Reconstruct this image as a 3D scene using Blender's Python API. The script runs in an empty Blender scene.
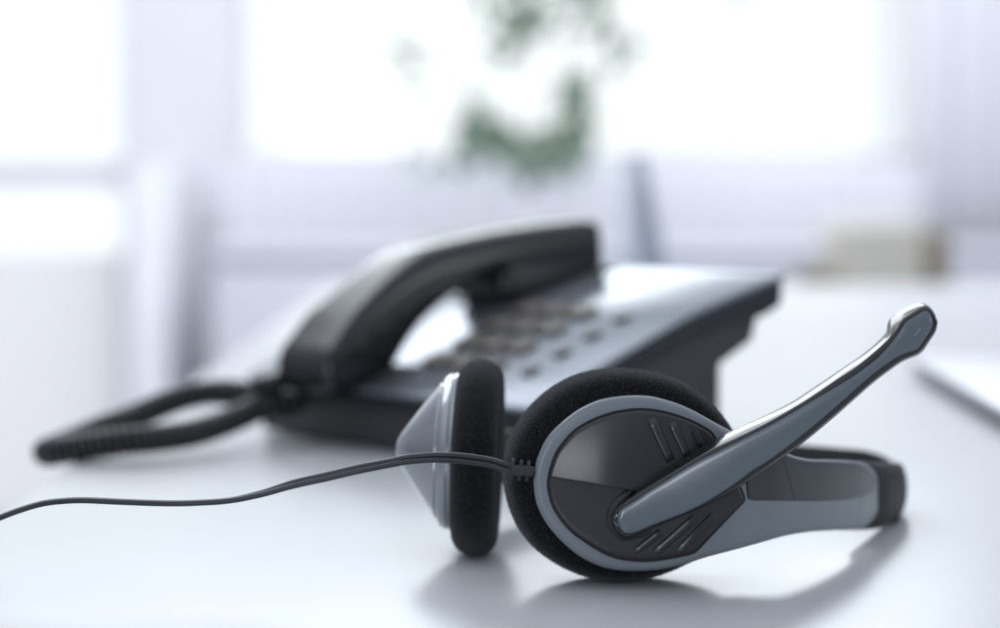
import bpy, bmesh, math, random
from mathutils import Vector, Matrix
random.seed(7)
R = math.radians
sc = bpy.context.scene
col = sc.collection

# ------------------------------------------------------------------ camera
LENS, CAM_H = 85.0, 0.139
FPX = LENS / 36.0 * 1000.0
PITCH = math.atan((314 - 165) / FPX)
CP, SP = math.cos(PITCH), math.sin(PITCH)
cam_d = bpy.data.cameras.new('camera')
cam = bpy.data.objects.new('camera', cam_d)
col.objects.link(cam)
cam.location = (0, 0, CAM_H)
cam.rotation_euler = (R(90) - PITCH, 0, 0)
cam_d.lens = LENS
cam_d.sensor_width = 36.0
cam_d.clip_start = 0.01
cam_d.clip_end = 100
cam_d.dof.use_dof = True
cam_d.dof.focus_distance = 0.762
cam_d.dof.aperture_fstop = 5.7
sc.camera = cam


def U(x, y, Y):
    """measured point of the place at distance Y along the room axis"""
    u = (x - 500) / FPX
    v = -(y - 314) / FPX
    dy = CP + v * SP
    dz = -SP + v * CP
    k = Y / dy
    return Vector((u * k, Y, dz * k + CAM_H))


# ------------------------------------------------------------------ helpers
def link(name, verts, faces, mat, parent=None, smooth=True, mats=None, fmat=None):
    me = bpy.data.meshes.new(name)
    me.from_pydata([tuple(v) for v in verts], [], faces)
    me.update()
    if mats:
        for m in mats:
            me.materials.append(m)
        if fmat:
            me.polygons.foreach_set('material_index', fmat)
    else:
        me.materials.append(mat)
    if smooth:
        me.polygons.foreach_set('use_smooth', [True] * len(me.polygons))
    o = bpy.data.objects.new(name, me)
    col.objects.link(o)
    if parent is not None:
        o.parent = parent
        o.matrix_parent_inverse = Matrix.Identity(4)
        o.matrix_basis = parent_world(parent).inverted()
    return o


def parent_world(p):
    m = p.matrix_basis.copy()
    q = p.parent
    while q is not None:
        m = q.matrix_basis @ m
        q = q.parent
    return m


def sharp(o, deg=35):
    """split hard edges for shading"""
    bm = bmesh.new()
    bm.from_mesh(o.data)
    bmesh.ops.recalc_face_normals(bm, faces=bm.faces)
    for e in bm.edges:
        if len(e.link_faces) == 2 and e.calc_face_angle(0) > R(deg):
            e.smooth = False
    bm.to_mesh(o.data)
    bm.free()
    return o


def empty(name, loc, label, cat, group=None):
    o = bpy.data.objects.new(name, None)
    o.empty_display_size = 0.02
    col.objects.link(o)
    o.location = loc
    o['label'] = label
    o['category'] = cat
    if group:
        o['group'] = group
    return o


def tag(o, label, cat, group=None):
    o['label'] = label
    o['category'] = cat
    if group:
        o['group'] = group
    return o


def structure(o, label=None, cat=None):
    o['kind'] = 'structure'
    if label:
        o['label'] = label
        o['category'] = cat
    return o


class MB:
    def __init__(self):
        self.v, self.f = [], []

    def add(self, vs, fs):
        b = len(self.v)
        self.v += [Vector(p) for p in vs]
        self.f += [tuple(i + b for i in f) for f in fs]

    def box(self, lo, hi, M=None):
        x0, y0, z0 = lo
        x1, y1, z1 = hi
        vs = [Vector(p) for p in ((x0, y0, z0), (x1, y0, z0), (x1, y1, z0), (x0, y1, z0), (x0, y0, z1), (x1, y0, z1), (x1, y1, z1), (x0, y1, z1))]
        if M is not None:
            vs = [M @ p for p in vs]
        self.add(vs, [(3, 2, 1, 0), (4, 5, 6, 7), (0, 1, 5, 4), (1, 2, 6, 5), (2, 3, 7, 6), (3, 0, 4, 7)])

    def tube(self, pts, rad, n=12, cap=True, M=None):
        pts = [Vector(p) for p in pts]
        rads = rad if isinstance(rad, (list, tuple)) else [rad] * len(pts)
        t0 = (pts[1] - pts[0]).normalized()
        up = Vector((0, 0, 1)) if abs(t0.z) < .9 else Vector((1, 0, 0))
        nrm = (up - t0 * up.dot(t0)).normalized()
        vs, fs = [], []
        for i, p in enumerate(pts):
            t = (pts[min(i + 1, len(pts) - 1)] - pts[max(i - 1, 0)]).normalized()
            nrm = (nrm - t * nrm.dot(t)).normalized()
            bn = t.cross(nrm)
            for k in range(n):
                a = 2 * math.pi * k / n
                vs.append(p + (nrm * math.cos(a) + bn * math.sin(a)) * rads[i])
        for i in range(len(pts) - 1):
            for k in range(n):
                k2 = (k + 1) % n
                fs.append((i * n + k, i * n + k2, (i + 1) * n + k2, (i + 1) * n + k))
        if cap:
            fs.append(tuple(range(n - 1, -1, -1)))
            fs.append(tuple((len(pts) - 1) * n + k for k in range(n)))
        if M is not None:
            vs = [M @ p for p in vs]
        self.add(vs, fs)

    def build(self, name, mat, parent=None, smooth=False, bevel=0, seg=2, M=None):
        vs = self.v if M is None else [M @ p for p in self.v]
        o = link(name, vs, self.f, mat, parent, smooth)
        if bevel:
            bevel_mesh(o, bevel, seg)
        return o


def bevel_mesh(o, w, seg=2, deg=30):
    bm = bmesh.new()
    bm.from_mesh(o.data)
    bmesh.ops.recalc_face_normals(bm, faces=bm.faces)
    es = [e for e in bm.edges if len(e.link_faces) == 2 and e.calc_face_angle(0) > R(deg)]
    bmesh.ops.bevel(bm, geom=es, offset=w, segments=seg, profile=.5, affect='EDGES', clamp_overlap=True)
    for f in bm.faces:
        f.smooth = True
    for e in bm.edges:
        if len(e.link_faces) == 2 and e.calc_face_angle(0) > R(50):
            e.smooth = False
    bm.to_mesh(o.data)
    bm.free()


def spline(pts, n):
    """centripetal-ish catmull-rom through pts, n samples by chord length"""
    P = [Vector(p) if len(p) == 3 else Vector((p[0], p[1], 0)) for p in pts]
    Q = [P[0] * 2 - P[1]] + P + [P[-1] * 2 - P[-2]]
    out = []
    for i in range(1, len(Q) - 2):
        for k in range(16):
            t = k / 16
            p0, p1, p2, p3 = Q[i - 1], Q[i], Q[i + 1], Q[i + 2]
            out.append(.5 * ((2 * p1) + (p2 - p0) * t + (2 * p0 - 5 * p1 + 4 * p2 - p3) * t * t + (-p0 + 3 * p1 - 3 * p2 + p3) * t ** 3))
    out.append(P[-1])
    L = [0]
    for a, b in zip(out, out[1:]):
        L.append(L[-1] + (b - a).length)
    res, j = [], 0
    for k in range(n):
        d = L[-1] * k / (n - 1)
        while j < len(L) - 2 and L[j + 1] < d:
            j += 1
        s = (d - L[j]) / max(L[j + 1] - L[j], 1e-12)
        res.append(out[j].lerp(out[j + 1], min(max(s, 0), 1)))
    return res


def lerp_tab(tab, x):
    if x <= tab[0][0]:
        return tab[0][1]
    for (a, ya), (b, yb) in zip(tab, tab[1:]):
        if x <= b:
            s = (x - a) / (b - a)
            return ya + (yb - ya) * s
    return tab[-1][1]


def smooth_tab(tab):
    """catmull-rom through a table, as a finer table"""
    p = spline([(a, b * 1000) for a, b in tab], 120)
    return sorted((q.x, q.y / 1000) for q in p)


def inset(top, bot, d):
    """move a closed outline (top L>R, bottom L>R) inward by d"""
    loop = top + bot[::-1][1:-1]
    n = len(loop)
    new = []
    for i, p in enumerate(loop):
        a, b = loop[i - 1], loop[(i + 1) % n]
        t = (b - a)
        t = Vector((t.x, t.y, 0)).normalized()
        new.append(p + Vector((-t.y, t.x, 0)) * d)      # y grows downwards: clockwise loop, inward normal
    t2 = new[:len(top)]
    b2 = [new[0]] + new[len(top):][::-1] + [new[len(top) - 1]]
    return t2, b2


def leaf(name, levels, mat, parent, rows=1, back=None, sharp_deg=None, bulge=None):
    """levels: list of (top, bottom, Yfun) from the outer back to the inner front; capped by a grid"""
    n = len(levels[0][0])
    vs, fs = [], []
    loops = []
    for top, bot, Yf in levels:
        loop = top + bot[::-1][1:-1]
        ids = []
        for p in loop:
            ids.append(len(vs))
            vs.append(U(p.x, p.y, Yf(p.x, p.y)))
        loops.append(ids)
    m = len(loops[0])
    for A, B in zip(loops, loops[1:]):
        for i in range(m):
            j = (i + 1) % m
            fs.append((A[i], A[j], B[j], B[i]))

    def cap(level, ids, rws, flip, bl=None):
        top, bot, Yf = level
        cols = []
        for i in range(n):
            ti = ids[i]
            bi = ids[(m - i) % m] if i not in (0, n - 1) else ids[i]
            if i in (0, n - 1):
                cols.append([ti])
                continue
            c = [ti]
            for r in range(1, rws):
                s = r / rws
                q = top[i].lerp(bot[i], s)
                c.append(len(vs))
                yy = Yf(q.x, q.y)
                if bl:
                    yy -= bl(q.x, q.y, s)
                vs.append(U(q.x, q.y, yy))
            c.append(bi)
            cols.append(c)
        for i in range(n - 1):
            A, B = cols[i], cols[i + 1]
            if len(A) == 1:
                for r in range(len(B) - 1):
                    fs.append((A[0], B[r + 1], B[r]) if not flip else (A[0], B[r], B[r + 1]))
            elif len(B) == 1:
                for r in range(len(A) - 1):
                    fs.append((A[r], A[r + 1], B[0]) if not flip else (A[r], B[0], A[r + 1]))
            else:
                for r in range(len(A) - 1):
                    q = (A[r], A[r + 1], B[r + 1], B[r])
                    fs.append(q if not flip else q[::-1])
    cap(levels[-1], loops[-1], rows, False, bulge)
    cap(levels[0], loops[0], 1, True)
    o = link(name, vs, fs, mat, parent)
    sharp(o, sharp_deg or 40)
    return o


# ------------------------------------------------------------------ materials
def mat(name, base, rough=.5, metal=0, spec=.5, coat=0, coat_r=.1, sheen=0, bump=None, var=None, rvar=None, speck=None):
    m = bpy.data.materials.new(name)
    m.use_nodes = True
    nt = m.node_tree
    b = nt.nodes['Principled BSDF']
    b.inputs['Base Color'].default_value = (*base, 1)
    b.inputs['Roughness'].default_value = rough
    b.inputs['Metallic'].default_value = metal
    b.inputs['Specular IOR Level'].default_value = spec
    b.inputs['Coat Weight'].default_value = coat
    b.inputs['Coat Roughness'].default_value = coat_r
    if sheen:
        b.inputs['Sheen Weight'].default_value = sheen
        b.inputs['Sheen Roughness'].default_value = .4
    tc = nt.nodes.new('ShaderNodeTexCoord')

    def noise(scale, detail=3):
        n = nt.nodes.new('ShaderNodeTexNoise')
        n.inputs['Scale'].default_value = scale
        n.inputs['Detail'].default_value = detail
        nt.links.new(tc.outputs['Object'], n.inputs['Vector'])
        return n
    if bump:
        sc_, st, dist = bump
        n = noise(sc_)
        bp = nt.nodes.new('ShaderNodeBump')
        bp.inputs['Strength'].default_value = st
        bp.inputs['Distance'].default_value = dist
        nt.links.new(n.outputs['Fac'], bp.inputs['Height'])
        nt.links.new(bp.outputs['Normal'], b.inputs['Normal'])
    if var:
        sc_, amt = var
        n = noise(sc_, 5)
        mx = nt.nodes.new('ShaderNodeMix')
        mx.data_type = 'RGBA'
        mx.inputs[6].default_value = (*[c * (1 - amt) for c in base], 1)
        mx.inputs[7].default_value = (*[min(1, c * (1 + amt)) for c in base], 1)
        nt.links.new(n.outputs['Fac'], mx.inputs[0])
        nt.links.new(mx.outputs[2], b.inputs['Base Color'])
    if speck:
        n = noise(speck[0], 2)
        cr_ = nt.nodes.new('ShaderNodeValToRGB')
        cr_.color_ramp.elements[0].position = .42
        cr_.color_ramp.elements[1].position = .70
        cr_.color_ramp.elements[0].color = (*speck[1], 1)
        cr_.color_ramp.elements[1].color = (*speck[2], 1)
        nt.links.new(n.outputs['Fac'], cr_.inputs[0])
        nt.links.new(cr_.outputs[0], b.inputs['Base Color'])
    if rvar:
        sc_, lo, hi = rvar
        n = noise(sc_, 6)
        mr = nt.nodes.new('ShaderNodeMapRange')
        mr.inputs['From Min'].default_value = .3
        mr.inputs['From Max'].default_value = .7
        mr.inputs['To Min'].default_value = lo
        mr.inputs['To Max'].default_value = hi
        nt.links.new(n.outputs['Fac'], mr.inputs['Value'])
        nt.links.new(mr.outputs['Result'], b.inputs['Roughness'])
    return m


def emit(name, c, s):
    m = bpy.data.materials.new(name)
    m.use_nodes = True
    nt = m.node_tree
    nt.nodes.clear()
    e = nt.nodes.new('ShaderNodeEmission')
    e.inputs['Color'].default_value = (*c, 1)
    e.inputs['Strength'].default_value = s
    o = nt.nodes.new('ShaderNodeOutputMaterial')
    nt.links.new(e.outputs[0], o.inputs[0])
    return m


def glass(name):
    m = bpy.data.materials.new(name)
    m.use_nodes = True
    nt = m.node_tree
    nt.nodes.clear()
    t = nt.nodes.new('ShaderNodeBsdfTransparent')
    t.inputs['Color'].default_value = (.96, .98, .98, 1)
    g = nt.nodes.new('ShaderNodeBsdfGlossy')
    g.inputs['Roughness'].default_value = .02
    mx = nt.nodes.new('ShaderNodeMixShader')
    mx.inputs[0].default_value = .02
    o = nt.nodes.new('ShaderNodeOutputMaterial')
    nt.links.new(t.outputs[0], mx.inputs[1])
    nt.links.new(g.outputs[0], mx.inputs[2])
    nt.links.new(mx.outputs[0], o.inputs[0])
    return m


def frosted(name):
    m = bpy.data.materials.new(name)
    m.use_nodes = True
    nt = m.node_tree
    nt.nodes.clear()
    t = nt.nodes.new('ShaderNodeBsdfTranslucent')
    t.inputs['Color'].default_value = (.95, .955, .97, 1)
    g = nt.nodes.new('ShaderNodeBsdfDiffuse')
    g.inputs['Color'].default_value = (.84, .84, .86, 1)
    mx = nt.nodes.new('ShaderNodeMixShader')
    mx.inputs[0].default_value = .2
    o = nt.nodes.new('ShaderNodeOutputMaterial')
    nt.links.new(t.outputs[0], mx.inputs[1])
    nt.links.new(g.outputs[0], mx.inputs[2])
    nt.links.new(mx.outputs[0], o.inputs[0])
    return m


def sheer(name):
    m = bpy.data.materials.new(name)
    m.use_nodes = True
    nt = m.node_tree
    nt.nodes.clear()
    t = nt.nodes.new('ShaderNodeBsdfTransparent')
    g = nt.nodes.new('ShaderNodeBsdfDiffuse')
    g.inputs['Color'].default_value = (.80, .82, .86, 1)
    mx = nt.nodes.new('ShaderNodeMixShader')
    mx.inputs[0].default_value = .36
    o = nt.nodes.new('ShaderNodeOutputMaterial')
    nt.links.new(t.outputs[0], mx.inputs[1])
    nt.links.new(g.outputs[0], mx.inputs[2])
    nt.links.new(mx.outputs[0], o.inputs[0])
    return m


M = {
    'desk': mat('white_laminate', (.50, .512, .525), .27, spec=.42, var=(5, .03)),
    'grey': mat('blue_grey_plastic', (.182, .210, .236), .3, spec=.5, bump=(5200, .10, .00006), rvar=(120, .28, .38)),
    'inlay': mat('blue_grey_gloss_plastic', (.122, .148, .172), .2, spec=.5),
    'dark': mat('charcoal_satin_plastic', (.020, .020, .025), .30, spec=.6, var=(900, .12)),
    'panel': mat('charcoal_gloss_plastic', (.040, .045, .052), .28, spec=.35),
    'black': mat('black_gloss_plastic', (.009, .009, .011), .14, spec=.8),
    'cap': mat('black_satin_plastic', (.005, .005, .006), .42, spec=.12),
    'seam': mat('black_groove', (.004, .004, .005), .6),
    'foam': mat('black_foam', (.010, .0105, .013), .95, spec=.15, sheen=.15, bump=(2600, .9, .0005), speck=(2000, (.0045, .0047, .0058), (.024, .025, .030))),
    'fuzz': mat('black_foam_fibre', (.11, .115, .13), .7, spec=.4),
    'rubber': mat('black_rubber', (.022, .023, .027), .42, spec=.45, bump=(3000, .15, .00008)),
    'cable': mat('charcoal_cable', (.022, .024, .031), .38, spec=.5, bump=(2500, .1, .00008)),
    'silver': mat('silver_painted_plastic', (.215, .24, .275), .2, metal=.45, spec=.5, bump=(2500, .1, .0001)),
    'cupsilver': mat('silver_lacquer', (.40, .42, .44), .16, metal=.95, spec=.5),
    'stand': mat('dark_grey_plastic', (.050, .050, .056), .55, spec=.4, bump=(1800, .15, .0001)),
    'phone': mat('anthracite_plastic', (.014, .017, .022), .45, spec=.4, bump=(1800, .15, .0001)),
    'handset': mat('anthracite_gloss_plastic', (.008, .009, .012), .18, spec=.6),
    'key': mat('taupe_key_plastic', (.16, .138, .122), .38, spec=.4),
    'keydark': mat('dark_key_plastic', (.02, .021, .024), .4, spec=.4),
    'coil': mat('black_cord_plastic', (.016, .017, .02), .35, spec=.5),
    'laptop': mat('silver_aluminium', (.62, .63, .65), .35, metal=.8),
    'laptopdark': mat('dark_laptop_edge', (.20, .23, .27), .4),
    'wall': mat('white_wall_paint', (.84, .85, .885), .9, bump=(60, .1, .001)),
    'frame': mat('white_window_paint', (.80, .81, .85), .5),
    'curtain': mat('white_curtain_fabric', (.82, .83, .87), .9),
    'sideboard': mat('pale_grey_lacquer', (.60, .61, .67), .5),
    'floor': mat('pale_floor', (.6, .6, .62), .4, var=(3, .1)),
    'beige': mat('beige_upholstery', (.56, .54, .49), .9, var=(40, .15)),
    'wood': mat('brown_wood', (.24, .21, .16), .5),
    'leaf': mat('green_leaf', (.19, .27, .20), .5, var=(20, .3)),
    'stem': mat('green_stem', (.08, .12, .06), .6),
    'planter': mat('white_ceramic', (.78, .79, .83), .4),
    'card': mat('blue_grey_card', (.40, .43, .51), .7),
    'sky': emit('overexposed_sky', (.98, .988, 1.0), 1.25),
    'glass': glass('window_glass'),
    'radiator': mat('white_radiator_enamel', (.80, .81, .85), .35),
    'sheer': sheer('sheer_fabric'),
    'frost': frosted('frosted_glass'),
    'screwdark': mat('dark_hole', (.004, .004, .005), .7),
}

# ------------------------------------------------------------------ world + lamps
w = bpy.data.worlds.new('World')
sc.world = w
w.use_nodes = True
nt = w.node_tree
bg = nt.nodes['Background']
tc = nt.nodes.new('ShaderNodeTexCoord')
sep = nt.nodes.new('ShaderNodeSeparateXYZ')
nt.links.new(tc.outputs['Generated'], sep.inputs[0])
mr = nt.nodes.new('ShaderNodeMapRange')
mr.inputs['From Min'].default_value = -.3
mr.inputs['From Max'].default_value = 1
mr.inputs['To Min'].default_value = 0
mr.inputs['To Max'].default_value = 1
nt.links.new(sep.outputs['Z'], mr.inputs['Value'])
cr = nt.nodes.new('ShaderNodeValToRGB')
cr.color_ramp.elements[0].color = (.088, .102, .13, 1)
cr.color_ramp.elements[1].color = (.82, .88, .98, 1)
nt.links.new(mr.outputs[0], cr.inputs[0])
nt.links.new(cr.outputs[0], bg.inputs['Color'])
bg.inputs['Strength'].default_value = 1.0


def area(name, loc, target, sx, sy, power, color=(1, 1, 1)):
    l = bpy.data.lights.new(name, 'AREA')
    l.shape = 'RECTANGLE'
    l.size, l.size_y = sx, sy
    l.energy = power
    l.color = color
    o = bpy.data.objects.new(name, l)
    col.objects.link(o)
    o.location = loc
    o.rotation_euler = (Vector(target) - Vector(loc)).to_track_quat('-Z', 'Y').to_euler()
    return o


area('boom_key_light', (-1.05, 2.1, 1.86), (.06, .8, .03), 1.9, 1.4, 18, (.88, .945, 1))  # unseen key light, added to whiten the top edge of the boom
area('handset_sheen_light', (-.55, 4.25, 1.64), (.05, 1.2, .1), 2.8, .8, 31, (.87, .94, 1))  # added out of view for the pale sheen on handset and key panel
area('wall_wash_light', (.2, 2.9, 2.2), (.1, 5.0, .0), 3.4, .8, 60, (.945, .955, 1))  # extra unseen light put in to brighten the far wall
area('front_fill_light', (-.78, -1.80, .27), (.03, .8, .05), .6, .55, 11.5, (.90, .94, 1))  # added fill behind the camera, mirrored in the upper faceplate
area('right_rim_light', (2.5, .3, .8), (.1, .8, .05), .8, .9, 5, (.94, .97, 1))  # unseen side light added to pick out the right edges of the ribs

# ------------------------------------------------------------------ desk
DX0, DX1, DY0, DY1 = -.200, 1.15, .28, 2.74
b = MB()
b.box((DX0, DY0, -.028), (DX1, DY1, 0))
desk = empty('desk', (.4, 1.4, -.74), 'long white glossy desk under the headset and the telephone', 'desk')
top = b.build('tabletop', M['desk'], desk)
bevel_mesh(top, .0022, 3)
for x in (DX0 + .12, DX1 - .12):
    for y in (DY0 + .12, DY1 - .12):
        l = MB()
        l.box((x - .025, y - .025, -.74), (x + .025, y + .025, -.0285))
        l.build('leg', M['frame'], desk, bevel=.003)

# ================================================================== HEADSET
hs = empty('headset', (.05, .83, 0), 'black and blue-grey headset with foam ear pads lying on the white desk', 'headset')

N = 90


def TB(top, bot, n=N):
    return spline(top, n), spline(bot, n)


# ---- right ear cup outline with its arm
cup_top = [(533.4, 478), (534.6, 468), (538.2, 455.5), (545.9, 439.3), (557.3, 425.9), (576.4, 410.6), (595.5, 401.1), (612, 397.2), (631, 395.4), (649.8, 396.2), (664, 399.4), (678.5, 403.9), (692.8, 410.3), (708.7, 419), (721.5, 426.2), (735, 433), (760, 444.5), (786.8, 453.5), (798, 457.2), (811.4, 459.3), (829, 459.6), (845, 460.3), (860, 462), (868, 465.5), (875, 472), (880, 482), (882.5, 496)]
cup_bot = [(533.4, 478), (533.6, 486), (536.3, 502.5), (544, 519.7), (557.3, 536.9), (576.4, 554.1), (595.5, 564.6), (612, 569.2), (629, 571), (648, 570.7), (667, 568.4), (686.4, 563.6), (703.6, 557.9), (724.7, 552.2), (740, 548.3), (762, 542.2), (784.6, 536), (807, 532.2), (829, 530.6), (845, 530.2), (858, 529.6), (866, 526.5), (874, 518.5), (880, 508), (882.5, 496)]
ARMY = smooth_tab([(500, .7640), (600, .7640), (690, .7645), (725, .768), (755, .776), (786, .789), (826, .815), (857, .845), (876, .872), (890, .893)])


def armY(x, y=0):
    return lerp_tab(ARMY, x)


ct, cb = TB(cup_top, cup_bot, 130)
i1 = inset(ct, cb, 1.0)
i2 = inset(ct, cb, 2.6)
i3 = inset(ct, cb, 6)
cup = leaf('ear_cup', [
    (ct, cb, lambda x, y: armY(x) + (.012 if x < 735 else max(.0035, .012 - (x - 735) * .0002))),
    (ct, cb, lambda x, y: armY(x) + .0024),
    (i1[0], i1[1], lambda x, y: armY(x) + .0010),
    (i2[0], i2[1], lambda x, y: armY(x) + .0002),
    (i3[0], i3[1], lambda x, y: armY(x)),
], M['grey'], hs, rows=10, sharp_deg=75)
cup['label'] = 'blue-grey cup rim running into the headband arm'

# ---- faceplate
fp_top = [(546.8, 481), (548.8, 470), (554.5, 453.6), (562, 442.5), (572.6, 430.7), (584, 423), (595.5, 417.3), (607, 413.2), (620, 410), (638.7, 407.9), (657.8, 409.5), (676.9, 414.2), (696, 421.7), (709.5, 429.4), (714, 434), (722, 448), (732, 468), (740.9, 486), (744, 493), (745.6, 499)]
fp_bot = [(546.8, 481), (546.9, 488), (549.7, 500.6), (554, 511), (561.2, 521.6), (568, 529.5), (576.4, 536.9), (595.5, 549.6), (612, 557.6), (629.1, 561.2), (648.2, 562.1), (667.3, 559.8), (686.4, 556), (695, 553.1), (700, 548.8), (715, 533), (730, 517.2), (740, 507), (744.3, 502.5), (745.6, 499)]
ft, fb = TB(fp_top, fp_bot, 120)
seam_ = leaf('groove', [(ft, fb, lambda x, y: armY(x) + .001), (ft, fb, lambda x, y: armY(x) - .00012)], M['seam'], cup)


def crease(x):
    return 477.5 + (x - 551) * .16


def fpY(x, y):
    """satin plate: flat below the crease, a shallow dome standing proud above it"""
    base = .7630 - .0006
    if x > 690:
        base = .7624 + (min(armY(x), .7665) - .0016 - .7624) * min(1, (x - 690) / 14)
    return base


def domeY(x, y):
    r2 = ((x - 650) / 110) ** 2 + ((y - 500) / 98) ** 2
    v = max(0, min(1, (705 - x) / 110))
    return fpY(x, y) - .0003 - .0040 * max(0, 1 - r2) * v * v * (3 - 2 * v)


j0 = inset(ft, fb, 2.6)
j1 = inset(ft, fb, 3.1)
j2 = inset(ft, fb, 4.4)
face = leaf('faceplate', [
    (j0[0], j0[1], lambda x, y: armY(x) + .0005),
    (j0[0], j0[1], lambda x, y: fpY(x, y) + .0006),
    (j1[0], j1[1], lambda x, y: fpY(x, y) + .0002),
    (j2[0], j2[1], fpY)], M['dark'], cup, rows=24, sharp_deg=60)
ut = [p for p in j1[0] if p.x < 710.5 and p.y < 478.5]
ub = spline([(ut[0].x, ut[0].y), (565, crease(565)), (590, crease(590)), (615, crease(615)), (640, 490.5), (668, 480), (692, 462), (708, 446), (ut[-1].x, ut[-1].y)], 110)
ut = spline([(p.x, p.y) for p in ut], 110)
u1 = inset(ut, ub, .45)
u2 = inset(ut, ub, 1.2)
leaf('upper_faceplate', [(ut, ub, lambda x, y: fpY(x, y) + .0004), (ut, ub, lambda x, y: domeY(x, y) + .0004), (u1[0], u1[1], lambda x, y: domeY(x, y) + .0001), (u2[0], u2[1], domeY)], M['dark'], cup, rows=24, sharp_deg=60)


def bar(mb, p, q, wdt, yf, h):
    """raised rib between two measured points: trapezoid section"""
    p, q = Vector((p[0], p[1], 0)), Vector((q[0], q[1], 0))
    t = (q - p).normalized()
    n = Vector((-t.y, t.x, 0))
    vs, fs = [], []
    ns = 10
    prof = [(-.5, 0), (-.44, .55), (-.3, .95), (.3, 1.0), (.40, .8), (.5, 0)]
    for e in range(ns + 1):
        c = p.lerp(q, e / ns)
        ee = min(1, e * 3.0, (ns - e) * 3.0)
        for a, k in prof:
            pt = c + n * (a * wdt)
            vs.append(U(pt.x, pt.y, yf(pt.x, pt.y) + .0002 - (h + .0002) * k * ee))
    k = 6
    for e in range(ns):
        for i in range(k - 1):
            fs.append((e * k + i, e * k + i + 1, (e + 1) * k + i + 1, (e + 1) * k + i))
    mb.add(vs, fs)


rb = MB()
for p, q, wd in (((651, 418), (671.5, 462), 9.5), ((671.5, 422), (688, 457), 9), ((694, 430), (702, 446), 7.5)):
    bar(rb, p, q, wd, domeY, .0010)
for p, q, wd in (((634, 553), (662, 531), 8), ((654, 554), (697, 516), 9), ((677, 553), (716, 514), 9)):
    bar(rb, p, q, wd, fpY, .0006)
o = rb.build('grip_rib', M['dark'], cup, smooth=True)
sharp(o, 50)
o.name = 'grip_ribs'

# pivot disc below the boom
pv = [], []
n = 48
vs, fs = [], []
for rr, dy in ((22, .0004), (22, -.0005), (21, -.0008)):
    for k in range(n):
        a = 2 * math.pi * k / n
        vs.append(U(656 + rr * math.cos(a), 490 + rr * math.sin(a), .7624 + dy - .0002))
for l in range(2):
    for k in range(n):
        fs.append((l * n + k, l * n + (k + 1) % n, (l + 1) * n + (k + 1) % n, (l + 1) * n + k))
fs.append(tuple(range(2 * n, 3 * n)))
o = link('pivot_disc', vs, fs, M['dark'], cup)
sharp(o, 40)

# ---- microphone boom
bm_top = [(610.8, 520), (611.5, 514), (615.7, 506.3), (622, 499.5), (634, 490), (648, 480), (665.7, 468.5), (680, 459.6), (699, 447.7), (712, 440.5), (740, 427), (765, 415.5), (790, 402.8), (810.7, 389.4), (835.5, 372.8), (858.3, 357.3), (872, 346.5), (881, 338), (886.2, 331.4), (887.2, 325), (890, 318.5), (896, 313.3), (905.5, 307.8), (916.3, 303.2), (922, 302.8), (928, 305), (933.9, 311.7), (938, 322)]
bm_bot = [(610.8, 520), (611.3, 524), (613.8, 529.5), (619, 535.5), (625, 538.8), (633, 537.5), (648, 530), (667.3, 522), (696, 510.2), (722.7, 497), (741.9, 485.5), (760, 473.5), (778, 461), (802.5, 443.4), (831.4, 419.6), (852, 401.8), (872.8, 383.6), (889.4, 371), (900, 363.5), (907, 359.8), (914, 357), (919, 354.8), (924, 350), (930, 341), (936, 331.4), (938, 322)]
bf_top = [(613.0, 520), (613.8, 514.5), (618, 508), (626, 501), (638.7, 492.5), (653, 483.5), (674, 471), (690, 461.5), (703, 453.8), (716, 447), (742, 435), (766, 423), (790, 409.5), (810.7, 396.8), (835.5, 380), (856, 366.5), (872.8, 353), (885, 342), (893, 333.5), (898.5, 326), (902, 319.6), (907, 315.8), (914, 311.6), (921, 307.5), (925.5, 306), (930, 308.5), (934.5, 314.5), (937.3, 322.3)]
bf_bot = [(613.0, 520), (613.4, 524), (616, 529), (620.5, 534), (625.5, 536.8), (633, 535.5), (648, 528.4), (667.3, 520.2), (696, 508.4), (722.7, 495.2), (741.9, 483.6), (760, 471.5), (778, 459), (802.5, 441.4), (831.4, 417.4), (852, 399.8), (872.8, 381.4), (889.4, 368.8), (900, 361.4), (907, 357.8), (914, 355), (918, 353), (923, 348.6), (929, 340), (935, 331), (937.3, 322.3)]
il_top = [(617.6, 519.7), (618, 514.5), (621, 509.5), (629, 504.5), (638.7, 498.2), (652, 489.2), (667.3, 480), (684, 469.6), (699, 461), (718, 451.4), (740, 440.4), (766, 427.4), (790, 414), (821, 395.6), (838, 385.6), (852, 377), (866, 367), (877, 358.3), (886, 349), (893.5, 339.7), (899, 332), (903.5, 325), (908, 320.5), (916, 315.6), (922, 311.8), (926, 310.4), (930.2, 313.8), (933.4, 323)]
il_bot = [(617.6, 519.7), (618.2, 523.5), (620.5, 528.5), (624.5, 532.8), (631, 533.2), (640, 530.5), (654, 524.5), (671, 518), (686.4, 511.8), (705, 502.6), (724.7, 490.6), (738, 481.6), (752, 471), (768, 461), (784.6, 449), (803, 434.6), (822.5, 418.5), (841.7, 401.8), (856, 389), (868.7, 378), (878, 370.5), (885, 365.4), (895, 358.6), (902, 354.8), (908, 352.8), (912.5, 351.2), (918.3, 348.6), (925, 339), (930.5, 331), (933.4, 323)]
NB = 130
bt, bb = TB(bm_top, bm_bot, NB)
gt, gb = TB(bf_top, bf_bot, NB)
it, ib = TB(il_top, il_bot, NB)
BOOMY = smooth_tab([(600, .7555), (660, .7545), (740, .7520), (830, .7500), (890, .7500), (940, .7500)])


def bY(x, y=0):
    return lerp_tab(BOOMY, x)


def off(d):
    return lambda x, y: bY(x) + d


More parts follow.
